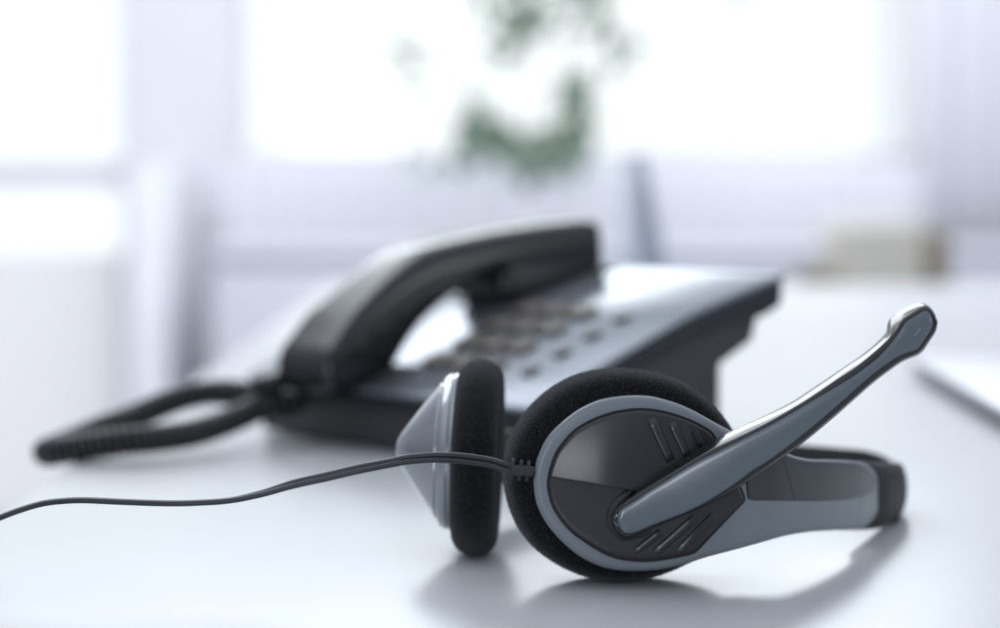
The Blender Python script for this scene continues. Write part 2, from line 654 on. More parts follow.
g1 = inset(gt, gb, .9)
bb_in = inset(bt, bb, 1.5)
boom = leaf('microphone_boom', [
    (bb_in[0], bb_in[1], off(.0098)),
    (bt, bb, off(.0088)),
    (bt, bb, off(.0064)),
    (gt, gb, off(.0006)),
    (g1[0], g1[1], off(.0000)),
], M['black'], hs, rows=3, sharp_deg=80)
ig = inset(it, ib, -.7)
leaf('inlay_groove', [(ig[0], ig[1], off(.0010)), (ig[0], ig[1], off(-.00006))], M['seam'], boom)
k1 = inset(it, ib, .8)
k2 = inset(it, ib, 2.2)
leaf('inlay', [(it, ib, off(.0010)), (it, ib, off(-.0002)), (k1[0], k1[1], off(-.00055)), (k2[0], k2[1], off(-.0007))], M['inlay'], boom, rows=8, sharp_deg=70,
     bulge=lambda x, y, s: .00028 * math.sin(s * math.pi))
# microphone slot on the tip
tp = spline([(913.5, 335.5), (917, 333.5), (920.5, 327.5)], 8)
mb = MB()
mb.tube([U(p.x, p.y, bY(p.x) - .00085) for p in tp], .00035, 8)
mb.build('microphone_slot', M['grey'], boom, smooth=True)
# pivot ring round the boom's root
ph = [(606.5, 518), (608, 508.5), (614.5, 499), (626, 489.5), (640, 483.5), (652, 481.5)]
ph2 = [(606.5, 518), (607.5, 525), (611, 531.5), (617, 537.5), (626, 541), (652, 534)]
pt_, pb_ = TB(ph, ph2 + [], 50)
pb_[-1] = pt_[-1] = (pt_[-1] + pb_[-1]) / 2
q1 = inset(pt_, pb_, 1.2)
leaf('pivot_ring', [(pt_, pb_, lambda x, y: .7634), (pt_, pb_, lambda x, y: .7622), (q1[0], q1[1], lambda x, y: .7617)], M['dark'], boom, sharp_deg=60)

# ---- foam cushions (lathe about a local axis) with fibres


def cushion(name, prof, Mx, a, b, parent, hair_n, label, flat=True):
    """prof: (radius fraction, axial) from the middle of the front to the middle of the back"""
    n = 128
    vs, fs = [], []
    for k in range(n):
        th = 2 * math.pi * k / n
        for r, s in prof:
            wob = 1 + .006 * math.sin(3 * th + 1.3) + .004 * math.sin(7 * th + .4)
            wob2 = 1 if r < .8 else wob
            p = Vector((a * r * math.cos(th) * wob2, s, b * r * math.sin(th) * wob2))
            vs.append(Mx @ p)
    m = len(prof)
    for k in range(n):
        k2 = (k + 1) % n
        for i in range(m - 1):
            fs.append((k * m + i, k2 * m + i, k2 * m + i + 1, k * m + i + 1))
    if flat:
        for v in vs:
            if v.z < .0002:
                v.z = .0002
    o = link(name, vs, fs, M['foam'], parent)
    bm = bmesh.new()
    bm.from_mesh(o.data)
    bmesh.ops.remove_doubles(bm, verts=bm.verts, dist=1e-6)
    bmesh.ops.recalc_face_normals(bm, faces=bm.faces)
    bm.to_mesh(o.data)
    bm.free()
    o['label'] = label
    # fibres: tiny standing slivers over the surface, part of the same mesh
    me = o.data
    polys = [(p.area, p.index) for p in me.polygons]
    tot = sum(p[0] for p in polys)
    hv, hf = [], []
    co = [v.co.copy() for v in me.vertices]
    for ar, idx in polys:
        p = me.polygons[idx]
        cnt = ar / tot * hair_n
        cnt = int(cnt) + (1 if random.random() < cnt - int(cnt) else 0)
        ids = p.vertices
        if len(ids) < 3:
            continue
        for _ in range(cnt):
            u, v = random.random(), random.random()
            A, B, C = co[ids[0]], co[ids[1]], co[ids[2]]
            if len(ids) == 4:
                D = co[ids[3]]
                q = A.lerp(B, u).lerp(D.lerp(C, u), v)
            else:
                if u + v > 1:
                    u, v = 1 - u, 1 - v
                q = A + (B - A) * u + (C - A) * v
            d = (p.normal + Vector((random.uniform(-1, 1), random.uniform(-1, 1), random.uniform(-1, 1))) * .75).normalized()
            L = random.uniform(.0003, .0008)
            sd = d.orthogonal().normalized()
            sd = Matrix.Rotation(random.random() * 6.28, 3, d) @ sd
            wd = .00005
            i = len(hv)
            hv += [q - sd * wd, q + sd * wd, q + d * L]
            hf.append((i, i + 1, i + 2))
    allv = [tuple(c) for c in co] + [tuple(h) for h in hv]
    basef = [tuple(p.vertices) for p in me.polygons]
    b0 = len(co)
    me2 = bpy.data.meshes.new(name)
    me2.from_pydata(allv, [], basef + [tuple(i + b0 for i in f) for f in hf])
    me2.materials.append(M['foam'])
    me2.materials.append(M['fuzz'])
    me2.polygons.foreach_set('material_index', [0] * len(basef) + [1] * len(hf))
    me2.polygons.foreach_set('use_smooth', [True] * (len(basef) + len(hf)))
    me2.update()
    o.data = me2
    return o


def pad_profile(front, back, hole, dish, nr=14, ex=.62, ax=.85):
    """section of a foam ear pad: front disc edge, fat rounded rim, dished back"""
    pr = [(0, front), (.3, front), (.6, front), (.74, front + .0002)]
    mid = (front + back) / 2
    half = (back - front) / 2
    for k in range(nr + 1):
        a = -math.pi / 2 + math.pi * k / nr
        ca, sa = math.cos(a), math.sin(a)
        r = .80 + .20 * (abs(ca) ** ex)
        s = mid + half * math.copysign(abs(sa) ** ax, sa)
        pr.append((r, s))
    pr += [(.7, back - .0006), (.6, back - .002), (hole, back - dish * .6), (hole * .7, back - dish), (.2, back - dish), (0, back - dish)]
    return pr


Mr = Matrix.Translation((.0410, .787, .0356)) @ Matrix.Rotation(R(4), 4, 'Z')
cushion('ear_cushion', pad_profile(-.0130, .0125, .5, .010), Mr, .0402, .0356, hs, 60000, 'round black foam pad facing away behind the blue-grey cup')

# ---- left ear cup, seen edge-on (axis +X: local +Y of the lathe -> +X)
Ml = Matrix.Translation((-.0078, .838, .0349)) @ Matrix.Rotation(R(2.0), 4, 'Y') @ Matrix.Rotation(R(-90 - 3), 4, 'Z')
# local +Y -> +X ; local X -> -Y
Pl = pad_profile(-.0080, .0078, .5, .006, ex=.95, ax=.95)
cushion('ear_cushion', Pl, Ml, .0350, .0349, hs, 42000, 'black foam pad seen edge-on')


def lathe(name, prof, Mx, material, parent, n=96, deg=35):
    vs, fs = [], []
    m = len(prof)
    for k in range(n):
        th = 2 * math.pi * k / n
        for r, s in prof:
            vs.append(Mx @ Vector((r * math.cos(th), s, r * math.sin(th))))
    for k in range(n):
        k2 = (k + 1) % n
        for i in range(m - 1):
            fs.append((k * m + i, k2 * m + i, k2 * m + i + 1, k * m + i + 1))
    o = link(name, vs, fs, material, parent)
    bm = bmesh.new()
    bm.from_mesh(o.data)
    bmesh.ops.remove_doubles(bm, verts=bm.verts, dist=1e-7)
    bm.to_mesh(o.data)
    bm.free()
    sharp(o, deg)
    return o


Mc = Matrix.Translation((-.0073, .838, .0366)) @ Matrix.Rotation(R(2.5), 4, 'Y') @ Matrix.Rotation(R(-90 - 3), 4, 'Z')
cup2 = lathe('ear_cup', [(0, -.0070), (.0272, -.0070), (.0280, -.0074), (.0281, -.0094), (.0274, -.0098), (.0274, -.0101), (.0279, -.0104), (.0276, -.0120), (.0262, -.0134), (.0252, -.0137), (.0250, -.0128), (0, -.0128)], Mc, M['cupsilver'], hs)
cup2['label'] = 'silver-grey cup rim seen from the side'
cone = lathe('faceplate', [(0, -.0300), (.0016, -.0299), (.0034, -.0293), (.0060, -.0279), (.0100, -.0252), (.0150, -.0217), (.0200, -.0180), (.0232, -.0155), (.0243, -.0146), (.0243, -.0140), (.0236, -.0133), (0, -.0133)], Mc, M['cupsilver'], cup2)

# ---- upper slider panel on the arm
sp_top = [(746, 476), (752, 458), (764, 449), (786.8, 455.6), (798, 459.4), (811.4, 461.6), (829, 462), (845, 462.6), (858, 463.6), (866, 467), (873, 474), (876.5, 482)]
sp_bot = [(746, 476), (747, 492), (750, 499.6), (770, 500.6), (795, 501), (815, 501.2), (835, 500.6), (852, 499), (864, 496), (873, 490.5), (876.5, 482)]
st, sb = TB(sp_top, sp_bot, 60)
s1 = inset(st, sb, .6)
band_panel = leaf('slider_panel', [(st, sb, lambda x, y: armY(x) + .001), (st, sb, lambda x, y: armY(x) - .00018), (s1[0], s1[1], lambda x, y: armY(x) - .00034)], M['panel'], cup, rows=12, sharp_deg=50,
                  bulge=lambda x, y, s: .0007 * math.sin(s * math.pi) ** .8)
# seam across the panel
sm = spline([(781.5, 456.5), (785, 465), (789, 480), (795, 500.4)], 16)
mb = MB()
vs, fs = [], []
for p in sm:
    sfr = (p.y - 456) / 45
    yy = armY(p.x) - .00034 - .0007 * math.sin(max(.02, min(.98, sfr)) * math.pi) ** .8 - .00003
    vs += [U(p.x - .35, p.y, yy), U(p.x + .35, p.y, yy)]
for i in range(len(sm) - 1):
    fs.append((2 * i, 2 * i + 1, 2 * i + 3, 2 * i + 2))
link('panel_seam', vs, fs, M['seam'], cup)

# ---- headband: swept strip from the near arm round the bend to the far cup
path = []   # (point at mid height, half height)


def st_px(x, ytop, ybot, Y):
    a, b_ = U(x, ytop, Y), U(x, ybot, Y)
    return ((a + b_) / 2, (a - b_).length / 2)


stations = [st_px(858, 461.6, 529.6, .8555), st_px(874, 463.0, 528.6, .8755), st_px(886, 463.5, 526, .894), st_px(895, 463.5, 520, .910), st_px(900.5, 464, 514.5, .926), st_px(899, 461.5, 510, .943)]
far = [((.1525, .960, .0132), .0092), ((.140, .971, .0134), .0091), ((.118, .979, .0142), .0092), ((.09, .981, .0158), .0095), ((.058, .974, .0185), .0100), ((.024, .952, .0215), .0105), ((-.002, .925, .0245), .0105), ((-.016, .900, .028), .0112), ((-.0185, .880, .032), .012), ((-.0182, .862, .036), .013)]
stations += [(Vector(p), h) for p, h in far]
cp = spline([p for p, h in stations], 110)
hp = spline([(i, h * 1000) for i, (p, h) in enumerate(stations)], 400)


def half_at(s):
    x = s * (len(stations) - 1)
    return min(hp, key=lambda q: abs(q.x - x)).y / 1000


# arc-length -> station index mapping
cum = [0]
for (p, h), (q, h2) in zip(stations, stations[1:]):
    cum.append(cum[-1] + (q - p).length)
tot = cum[-1]


def sweep(name, s0, s1, thick, material, parent, grow=0.0, nseg=None, ends=True):
    k0, k1 = int(s0 * 109), int(s1 * 109)
    pts = list(range(k0, k1 + 1))
    vs, fs = [], []
    ex = 8
    for k in pts:
        p = cp[k]
        t = (cp[min(k + 1, 109)] - cp[max(k - 1, 0)])
        t.z = 0
        t.normalize()
        out = Vector((t.y, -t.x, 0))             # outwards: right of travel direction
        d = k / 109 * tot
        h = lerp_tab([(c, hh) for c, (_, hh) in zip(cum, stations)], d) + grow
        th = thick + grow
        # barrel-shaped section: rounded edges, outer side bulging
        sec = []
        rr = min(th, h) * .7
        bl = .0022 * max(0, min(1, (k / 109 - .03) / .07))
        for cx, cz, a0 in ((th - rr, h - rr, 0), (-(th - rr), h - rr, 90), (-(th - rr), -(h - rr), 180), (th - rr, -(h - rr), 270)):
            for j in range(5):
                a = R(a0 + j * 22.5)
                sec.append((cx + rr * math.cos(a), cz + rr * math.sin(a)))
            if a0 == 90:
                sec += [(-th, (h - rr) * (1 - 2 * q / 8)) for q in range(1, 8)]
        sec += [(th, -(h - rr) * (1 - 2 * q / 8)) for q in range(1, 8)]
        for a, z in sec:
            vs.append(p - out * .0016 + out * (a + bl * (1 - (z / h) ** 2)) + Vector((0, 0, z)))
    m = 34
    for i in range(len(pts) - 1):
        for k in range(m):
            k2 = (k + 1) % m
            fs.append((i * m + k, i * m + k2, (i + 1) * m + k2, (i + 1) * m + k))
    if ends:
        fs.append(tuple(range(m - 1, -1, -1)))
        fs.append(tuple((len(pts) - 1) * m + k for k in range(m)))
    for v in vs:
        v.z = max(v.z, .0003)
    o = link(name, vs, fs, material, parent)
    sharp(o, 60)
    return o


hb = sweep('headband', 0, 1, .0016, M['black'], hs)
ecap = sweep('end_cap', .0, .215, .0019, M['cap'], hb, grow=.0003)
# notches in the end cap
for (x, y, Y) in ((896.5, 469.5, .9165), (893.5, 518.5, .907)):
    n_ = MB()
    c = U(x, y, Y)
    Mx = Matrix.Translation(c) @ Matrix.Rotation(R(58), 4, 'Z')
    n_.box((-.0024, -.0016, -.0016), (.0024, .0010, .0016), Mx)
    n_.build('notch', M['screwdark'], hb, bevel=.0006)
# grey stub of the far arm near the left cup
sweep('far_arm', .83, 1.0, .0022, M['grey'], hb, grow=.0006)

# ---- strain relief
sr = MB()
Yr = .7660
core = spline([(509, 468.5), (518, 470), (527, 471), (537, 471.5)], 10)
sr.tube([U(p.x, p.y, Yr) for p in core], [.00125, .0013, .00135, .0014, .0014, .0014, .0014, .0014, .0014, .0014], 14)
for (xt, yt, xb, yb) in ((513.6, 458.0, 511.2, 479.6), (521.8, 459.6, 518.8, 481.0), (529.2, 460.4, 526.4, 481.6)):
    A, B = U(xt, yt, Yr), U(xb, yb, Yr)
    C = (A + B) / 2
    ax = (A - B).normalized()
    hl = (A - B).length / 2
    sd = Vector((0, 1, 0)).cross(ax).normalized()
    Mx = Matrix((
        (sd.x, 0, ax.x, C.x), (sd.y, 1, ax.y, C.y), (sd.z, 0, ax.z, C.z), (0, 0, 0, 1)))
    # oval washer
    vs, fs = [], []
    n = 28
    for s_, sc_ in ((-.0006, .86), (-.00045, 1), (.00045, 1), (.0006, .86)):
        for k in range(n):
            a = 2 * math.pi * k / n
            vs.append(Mx @ Vector((s_, .0022 * sc_ * math.cos(a), hl * sc_ * math.sin(a))))
    for l in range(3):
        for k in range(n):
            fs.append((l * n + k, l * n + (k + 1) % n, (l + 1) * n + (k + 1) % n, (l + 1) * n + k))
    fs.append(tuple(range(n)))
    fs.append(tuple(range(4 * n - 1, 3 * n - 1, -1)))
    sr.add(vs, fs)
# central web joining the washers
A, B = U(512, 470.5, Yr - .0012), U(533, 471.5, Yr - .0012)
for d in (-.0009, -.0003, .0003, .0009):
    sr.tube([A + Vector((0, 0, d)), B + Vector((0, 0, d))], .0009, 10)
o = sr.build('strain_relief', M['rubber'], hs, smooth=True)
sharp(o, 50)

# ---- twin cable
cpx = [(514, 470.2, 10.6, .766), (503, 466.5, 11, .766), (490, 462.5, 11, .766), (466.5, 459, 11.2, .7655), (447, 457.6, 11, .765), (428, 457.7, 10.5, .765), (405, 460, 10, .765), (390, 463, 9.2, .765), (357, 469.5, 9.5, .765), (325, 477, 9.5, .766), (294, 484, 9, .767), (262, 493.5, 7, .768), (231, 500.2, 5.6, .768), (200, 502.6, 4.6, .768), (168, 503.3, 4.4, .768), (126, 502, 4.6, .767), (84, 500.2, 4.6, .766), (60, 501.2, 4.4, .765), (42, 503.6, 4.6, .764), (22, 509.3, 4.8, .763), (0, 517.5, 4.8, .762), (-30, 531, 4.8, .76), (-70, 553, 4.8, .757), (-115, 590, 4.8, .753), (-150, 650, 4.8, .75), (-165, 760, 4.8, .75), (-168, 900, 4.8, .75)]
c3 = spline([tuple(U(x, y, Y)) for x, y, w_, Y in cpx], 260)
pxw = [w_ for x, y, w_, Y in cpx]
cuml = [0]
P3 = [U(x, y, Y) for x, y, w_, Y in cpx]
for a, b_ in zip(P3, P3[1:]):
    cuml.append(cuml[-1] + (b_ - a).length)
rs = .00092
mb = MB()
strands = ([], [])
for k, p in enumerate(c3):
    d = cuml[-1] * k / 259
    wpx = lerp_tab(list(zip(cuml, pxw)), d)
    wm = wpx * p.y / FPX                       # visible height of the pair
    c_ = max(0, min(1, (wm - 2 * rs) / (2 * rs)))   # = cos of the twist
    tw = math.acos(c_)
    t = (c3[min(k + 1, 259)] - c3[max(k - 1, 0)]).normalized()
    upv = Vector((0, 0, 1)) - t * t.z
    if upv.length < .2:
        upv = Vector((1, 0, 0))
    upv.normalize()
    sd = t.cross(upv)
    o_ = (upv * math.cos(tw) + sd * math.sin(tw)) * (rs * .97)
    strands[0].append(p + o_)
    strands[1].append(p - o_)
mb.tube(strands[0], rs, 14)
mb.tube(strands[1], rs, 14)
mb.build('cable', M['cable'], hs, smooth=True)

# ================================================================== TELEPHONE
TH = R(50)
bk = Vector((math.sin(TH), math.cos(TH), 0))
rt = Vector((math.cos(TH), -math.sin(TH), 0))
W_, L_ = .225, .162
FRp = Vector((.015, 1.054, 0))
FLp = FRp - rt * W_
PM = Matrix(((rt.x, bk.x, 0, FLp.x), (rt.y, bk.y, 0, FLp.y), (0, 0, 1, 0), (0, 0, 0, 1)))
ph = empty('desk_telephone', tuple(FRp.lerp(FLp, .5) + bk * .08), 'dark desk telephone with silver key panel behind the headset', 'telephone')
SURF = smooth_tab([(-.004, .0285), (0, .031), (.018, .0388), (.035, .0455), (.065, .0573), (.096, .0686), (.128, .0774), (.150, .0830), (.162, .0858)])


def surf(y):
    return lerp_tab(SURF, y)


def prism(profile, x0, x1, bev=0, seg=2):
    """side profile (y,z) loop extruded over x, in telephone coordinates"""
    n = len(profile)
    vs = [PM @ Vector((x0, y, z)) for y, z in profile] + [PM @ Vector((x1, y, z)) for y, z in profile]
    fs = [tuple(range(n)), tuple(range(2 * n - 1, n - 1, -1))]
    for i in range(n):
        j = (i + 1) % n
        fs.append((i, i + n, j + n, j))
    return vs, fs


def prism_obj(name, profile, x0, x1, material, parent, bev=0, seg=2):
    vs, fs = prism(profile, x0, x1)
    o = link(name, vs, fs, material, parent, smooth=False)
    if bev:
        bevel_mesh(o, bev, seg)
    else:
        sharp(o, 30)
    return o


ys = [i * L_ / 24 for i in range(25)]
# rim: dark upper body, thick band following the curved top
rim = [(y, surf(y) - .0035) for y in ys] + [(.1615, .0705), (.150, .0655), (.128, .0630), (.096, .0548), (.065, .0445), (.035, .033), (.0, .0195)]
prism_obj('body', rim, 0, W_, M['phone'], ph, bev=.0015)
# recessed lower body with its stepped rear stand
low = [(.004, .0016), (.003, .0215), (.035, .0345), (.065, .046), (.096, .0563), (.128, .0645), (.149, .0668), (.1445, .0535), (.1405, .0515), (.130, .0465), (.1225, .043), (.1225, .0205), (.124, .0008), (.108, .0008), (.100, .006), (.03, .0016)]
prism_obj('stand', low, .004, W_ - .004, M['stand'], ph, bev=.001)
# silver top plate
tp_ = [(y, surf(y)) for y in [-.002] + ys] + [(.1635, .0845), (.1635, .083)] + [(y, surf(y) - .0032) for y in ys[::-1]] + [(-.002, surf(0) - .0035)]
prism_obj('key_panel', tp_, -.0012, W_ + .0005, M['silver'], ph, bev=.0012)
for x in (.03, W_ - .03):
    f_ = MB()
    f_.tube([PM @ Vector((x, .016, .0002)), PM @ Vector((x, .016, .003))], .007, 20)
    f_.build('foot', M['rubber'], ph, smooth=False)


def key_at(x, y, sx, sy, h, material, nm='key'):
    sl = math.atan2(surf(y + .004) - surf(y - .004), .008)
    Mx = PM @ Matrix.Translation((x, y, surf(y))) @ Matrix.Rotation(sl, 4, 'X')
    k = MB()
    k.box((-sx, -sy, -.001), (sx, sy, h * .75), Mx)
    o = k.build(nm, material, ph)
    bevel_mesh(o, .0011, 2)
    return o


for r in range(4):
    y = .0285 + r * .0195
    for c in range(3):
        key_at(.1215 + c * .0195, y, .0072, .0059, .0042, M['key'])
for r in range(4):
    key_at(.1928, .0265 + r * .0193, .0036, .0036, .0028, M['keydark'], 'function_key')
# cradle wells under the handset; dark sheets also painting in its shadow and reflection
for x0_, x1_, y0, y1 in ((.022, .118, -.001, .0225), (.050, .110, .092, .157)):
    ym = (y0 + y1) / 2
    sl = math.atan2(surf(y1) - surf(y0), y1 - y0)
    k = MB()
    k.box((-(x1_ - x0_) / 2, -(y1 - y0) / 2, -.0006), ((x1_ - x0_) / 2, (y1 - y0) / 2, .0008), PM @ Matrix.Translation(((x0_ + x1_) / 2, ym, surf(ym))) @ Matrix.Rotation(sl, 4, 'X'))
    o = k.build('cradle', M['stand'], ph)
    bevel_mesh(o, .0007, 2)

# ---- handset: closed side profile swept over its width with rounded sides
hset = empty('telephone_handset', tuple(PM @ Vector((.06, .08, .04))), 'dark glossy curved receiver resting in the telephone cradle', 'handset')
h_top = [(-.0245, .0385), (-.0240, .0435), (-.0215, .0490), (-.016, .0545), (-.002, .0672), (.0208, .0808), (.046, .0904), (.085, .0972), (.119, .1010), (.148, .1032), (.154, .1030), (.1568, .1010), (.1575, .0940)]
h_bot = [(-.0245, .0385), (-.0240, .0330), (-.0215, .0285), (-.014, .0275), (-.002, .0300), (.010, .0345), (.0165, .0380), (.0205, .0430), (.0285, .0530), (.040, .0640), (.0595, .0758), (.0757, .0834), (.084, .0862), (.0875, .0850), (.0885, .0815), (.087, .0770), (.088, .0725), (.094, .0700), (.104, .0705), (.118, .0725), (.137, .0775), (.150, .0806), (.1555, .0822), (.1572, .0850), (.1575, .0940)]
ht = spline(h_top, 80)
# match stations along bottom by index
hb_ = spline(h_bot, 80)
vs, fs = [], []
xc, hw = .0785, .0225
secs = 12
m = 80 + 78
loop = [(p.x, p.y) for p in ht] + [(p.x, p.y) for p in hb_[::-1][1:-1]]
cy = []
for (y, z) in loop:
    # centre of the local section for side rounding
    cy.append((y, z))
# inset ring for the side rounding
lv = [Vector((y, z, 0)) for y, z in loop]
ins = []
nn = len(lv)
for i, p in enumerate(lv):
    t = (lv[(i + 1) % nn] - lv[i - 1])
    t.normalize()
    ins.append(Vector((t.y, -t.x, 0)))
rings = []
RB = .0052
for s in range(7):
    a = R(90 * s / 6)
    rings.append((-(hw - RB) - RB * math.cos(a), RB * (1 - math.sin(a))))
rings += [(x, 0) for x in (-.0165, -.0155, -.014, -.0115, -.008, -.004, 0, .004, .008, .0115, .014, .0155, .0165)] + [(-x, d) for x, d in rings[::-1]]
for x, d in rings:
    for p, q in zip(lv, ins):
        g = p + q * d
        cz = (.0085 * (1 - abs(x / hw) ** 5) - .0005) * max(0, min(1, (-q.y - .1) / .5)) * max(0, min(1, (g.x + .022) / .06))
        vs.append(PM @ Vector((xc + x, g.x, g.y + cz)))
for r in range(len(rings) - 1):
    for i in range(nn):
        j = (i + 1) % nn
        fs.append((r * nn + i, r * nn + j, (r + 1) * nn + j, (r + 1) * nn + i))


def side_cap(base, flip):
    for i in range(79):
        a, c = i, i + 1
        bi = (nn - i) % nn if i not in (0, 79) else i
        ci = (nn - c) % nn if c not in (0, 79) else c
        q = [base + a, base + c] + ([base + ci] if ci != c else []) + ([base + bi] if bi != a else [])
        if len(q) >= 3:
            fs.append(tuple(q if flip else q[::-1]))


side_cap(0, False)
side_cap((len(rings) - 1) * nn, True)
o = link('receiver', vs, fs, M['handset'], hset)
sharp(o, 60)

# ---- coiled cord
P0 = PM @ Vector((.062, -.0215, .0325))          # at the handset's mouth end
ctr = spline([tuple(P0), tuple(U(262, 396, 1.172)), tuple(U(244, 394, 1.178)), tuple(U(222, 392, 1.182)), tuple(U(202, 393.5, 1.182)), tuple(U(180, 398.5, 1.178)), tuple(U(160, 406, 1.172)), tuple(U(132, 418, 1.162)), tuple(U(104, 428, 1.15)), tuple(U(75, 440, 1.14)),
              tuple(U(52, 449.5, 1.125)), tuple(U(47, 452, 1.115)), tuple(U(58, 451, 1.104)), tuple(U(90, 446, 1.10)), tuple(U(120, 442, 1.10)), tuple(U(146, 439.5, 1.105)), tuple(U(188, 434, 1.12)), tuple(U(221, 424, 1.14)), tuple(U(245, 414, 1.155)), tuple(U(262, 407, 1.165)), tuple(U(285, 404, 1.17)), tuple(PM @ Vector((.045, .002, .021)))], 400)
turns = 86
pts = []
NS = turns * 12
rc = .0052
up = Vector((0, 0, 1))
for k in range(NS + 1):
    s = k / NS
    x = s * 399
    i = min(int(x), 398)
    p = ctr[i].lerp(ctr[i + 1], x - i)
    t = (ctr[min(i + 2, 399)] - ctr[max(i - 1, 0)]).normalized()
    n1 = (up - t * up.dot(t)).normalized()
    n2 = t.cross(n1)
    e = min(1, s * 22, (1 - s) * 22)
    a = 2 * math.pi * turns * s
    pts.append(p + (n1 * math.cos(a) + n2 * math.sin(a)) * rc * e)
mb = MB()
mb.tube(pts, .0019, 7)
cord = empty('coiled_cord', tuple(U(150, 440, 1.12)), 'black coiled cord looping off the left side of the telephone', 'cord')
mb.build('coil', M['coil'], cord, smooth=True)
mb = MB()
mb.tube([P0 + Vector((.001, .001, .0005)), P0 - rt * .006 - bk * .008 + Vector((0, 0, -.001)), P0 - rt * .0105 - bk * .013 + Vector((0, 0, -.002))], [.0042, .0040, .0026], 14)
mb.build('plug', M['coil'], cord, smooth=True)

# ================================================================== things further down the desk
lap = empty('closed_laptop', (.44, 1.38, 0), 'flat silver laptop lying closed at the edge of the desk', 'laptop')
LM = Matrix.Translation((.262, 1.16, 0)) @ Matrix.Rotation(R(-1.5), 4, 'Z')
b = MB()
b.box((0, 0, .0030), (.34, .40, .0080), LM)
b.build('base', M['laptopdark'], lap, bevel=.002)
b = MB()
b.box((-.001, -.001, .0087), (.341, .401, .0130), LM)
b.build('lid', M['laptop'], lap, bevel=.002, seg=3)
for x in (.03, .31):
    for y in (.03, .37):
        f_ = MB()
        f_.tube([LM @ Vector((x, y, .0003)), LM @ Vector((x, y, .0036))], .006, 14)
        f_.build('foot', M['rubber'], lap)

# tent calendar
Yc = 2.2
cx = (649 - 500) / FPX * Yc
cal = empty('tent_calendar', (cx, Yc, 0), 'blue-grey folded tent calendar standing on the desk behind the telephone', 'calendar')
hgt = .150
CM = Matrix.Translation((cx, Yc, 0)) @ Matrix.Rotation(R(2), 4, 'Z')
for sgn, wd in ((-1, .010), (1, .024)):
    b = MB()
    x_b, x_t = sgn * wd, -.006
    t_ = .0012
    vs = []
    for y in (0, .15):
        vs += [CM @ Vector(p) for p in ((x_b - t_, y, .0005), (x_b + t_, y, .0005), (x_t + t_, y, hgt), (x_t - t_, y, hgt))]
    b.add(vs, [(0, 1, 2, 3), (7, 6, 5, 4), (0, 4, 5, 1), (1, 5, 6, 2), (2, 6, 7, 3), (3, 7, 4, 0)])
    b.build('leaf', M['card'], cal)
b = MB()
vs = [CM @ Vector(p) for p in ((-.009, .004, .0006), (.023, .004, .0006), (-.006, .004, .146), (-.009, .006, .0006), (.023, .006, .0006), (-.006, .006, .146))]
b.add(vs, [(0, 1, 2), (5, 4, 3), (0, 3, 4, 1), (1, 4, 5, 2), (2, 5, 3, 0)])
b.build('end_card', M['card'], cal)

# ================================================================== the far end of the room
FLZ = -.74
b = MB()
b.box((-7, -3, FLZ - .05), (7, 5.2, FLZ))
structure(b.build('floor', M['floor']))


def X5(px, Y=5.0):
    return (px - 500) / FPX * Y


WX0, WX1, SILL, WTOP = X5(237), X5(944), .155, 1.75
DRX1 = X5(126)
DRX0 = DRX1 - .95
b = MB()
zt = 2.3
b.box((-7, 5.0, FLZ), (DRX0, 5.25, zt))
b.box((DRX1, 5.0, FLZ), (WX0, 5.25, zt))
b.box((WX0, 5.0, FLZ), (WX1, 5.25, SILL))
b.box((WX0, 5.0, WTOP), (WX1, 5.25, zt))
b.box((WX1, 5.0, FLZ), (7, 5.25, zt))
b.box((DRX0, 5.0, 1.55), (DRX1, 5.25, zt))
structure(b.build('wall', M['wall']))
# pier between door and window
b = MB()
b.box((X5(131, 4.52), 4.52, FLZ), (X5(167, 4.52), 4.998, SILL - .02))
tag(b.build('pier', M['wall'], bevel=.004), 'narrow pale pier standing between the balcony door and the window wall', 'pier')

sky = MB()
sky.add([(-6, 7.5, -2.5), (6, 7.5, -2.5), (6, 7.5, 5), (-6, 7.5, 5)], [(0, 1, 2, 3)])
structure(sky.build('sky', M['sky']))

# window
win = empty('window', ((WX0 + WX1) / 2, 5.05, SILL), 'wide white window full of bright daylight behind the plant', 'window')
b = MB()
fr = .012
b.box((WX0, 5.06, SILL), (WX1, 5.12, SILL + fr))
b.box((WX0, 5.06, WTOP - fr), (WX1, 5.12, WTOP))
b.box((WX0, 5.06, SILL + fr), (WX0 + fr, 5.12, WTOP - fr))
b.box((WX1 - fr, 5.06, SILL + fr), (WX1, 5.12, WTOP - fr))
b.build('frame', M['frame'], win)
b = MB()
b.box((WX0 + fr, 5.088, SILL + fr), (WX1 - fr, 5.092, WTOP - fr))
b.build('pane', M['glass'], win)
b = MB()
b.box((WX0 + .002, 5.002, SILL - .0), (WX1 - .002, 5.058, SILL + .004))
b.build('sill', M['frame'], win, bevel=.004)

# balcony door
dr = empty('balcony_door', ((DRX0 + DRX1) / 2, 5.05, FLZ), 'white balcony door with bright upper glass left of the pier', 'door')
b = MB()
zr = .148
b.box((DRX0, 5.06, FLZ + .002), (DRX0 + .03, 5.12, 1.55))
b.box((DRX1 - .018, 5.06, FLZ + .002), (DRX1, 5.12, 1.55))
b.box((DRX0 + .03, 5.06, 1.5), (DRX1 - .018, 5.12, 1.55))
b.box((DRX0 + .03, 5.06, .085), (DRX1 - .018, 5.12, zr))
b.box((DRX0 + .03, 5.06, FLZ + .002), (DRX1 - .018, 5.12, FLZ + .10))
b.build('frame', M['frame'], dr)
b = MB()
b.box((DRX0 + .03, 5.088, zr), (DRX1 - .018, 5.092, 1.5))
b.box((DRX0 + .03, 5.088, -.05), (DRX1 - .018, 5.092, .085))
b.build('pane', M['glass'], dr)
b = MB()
b.box((DRX0 + .03, 5.08, FLZ + .10), (DRX1 - .018, 5.10, -.05))
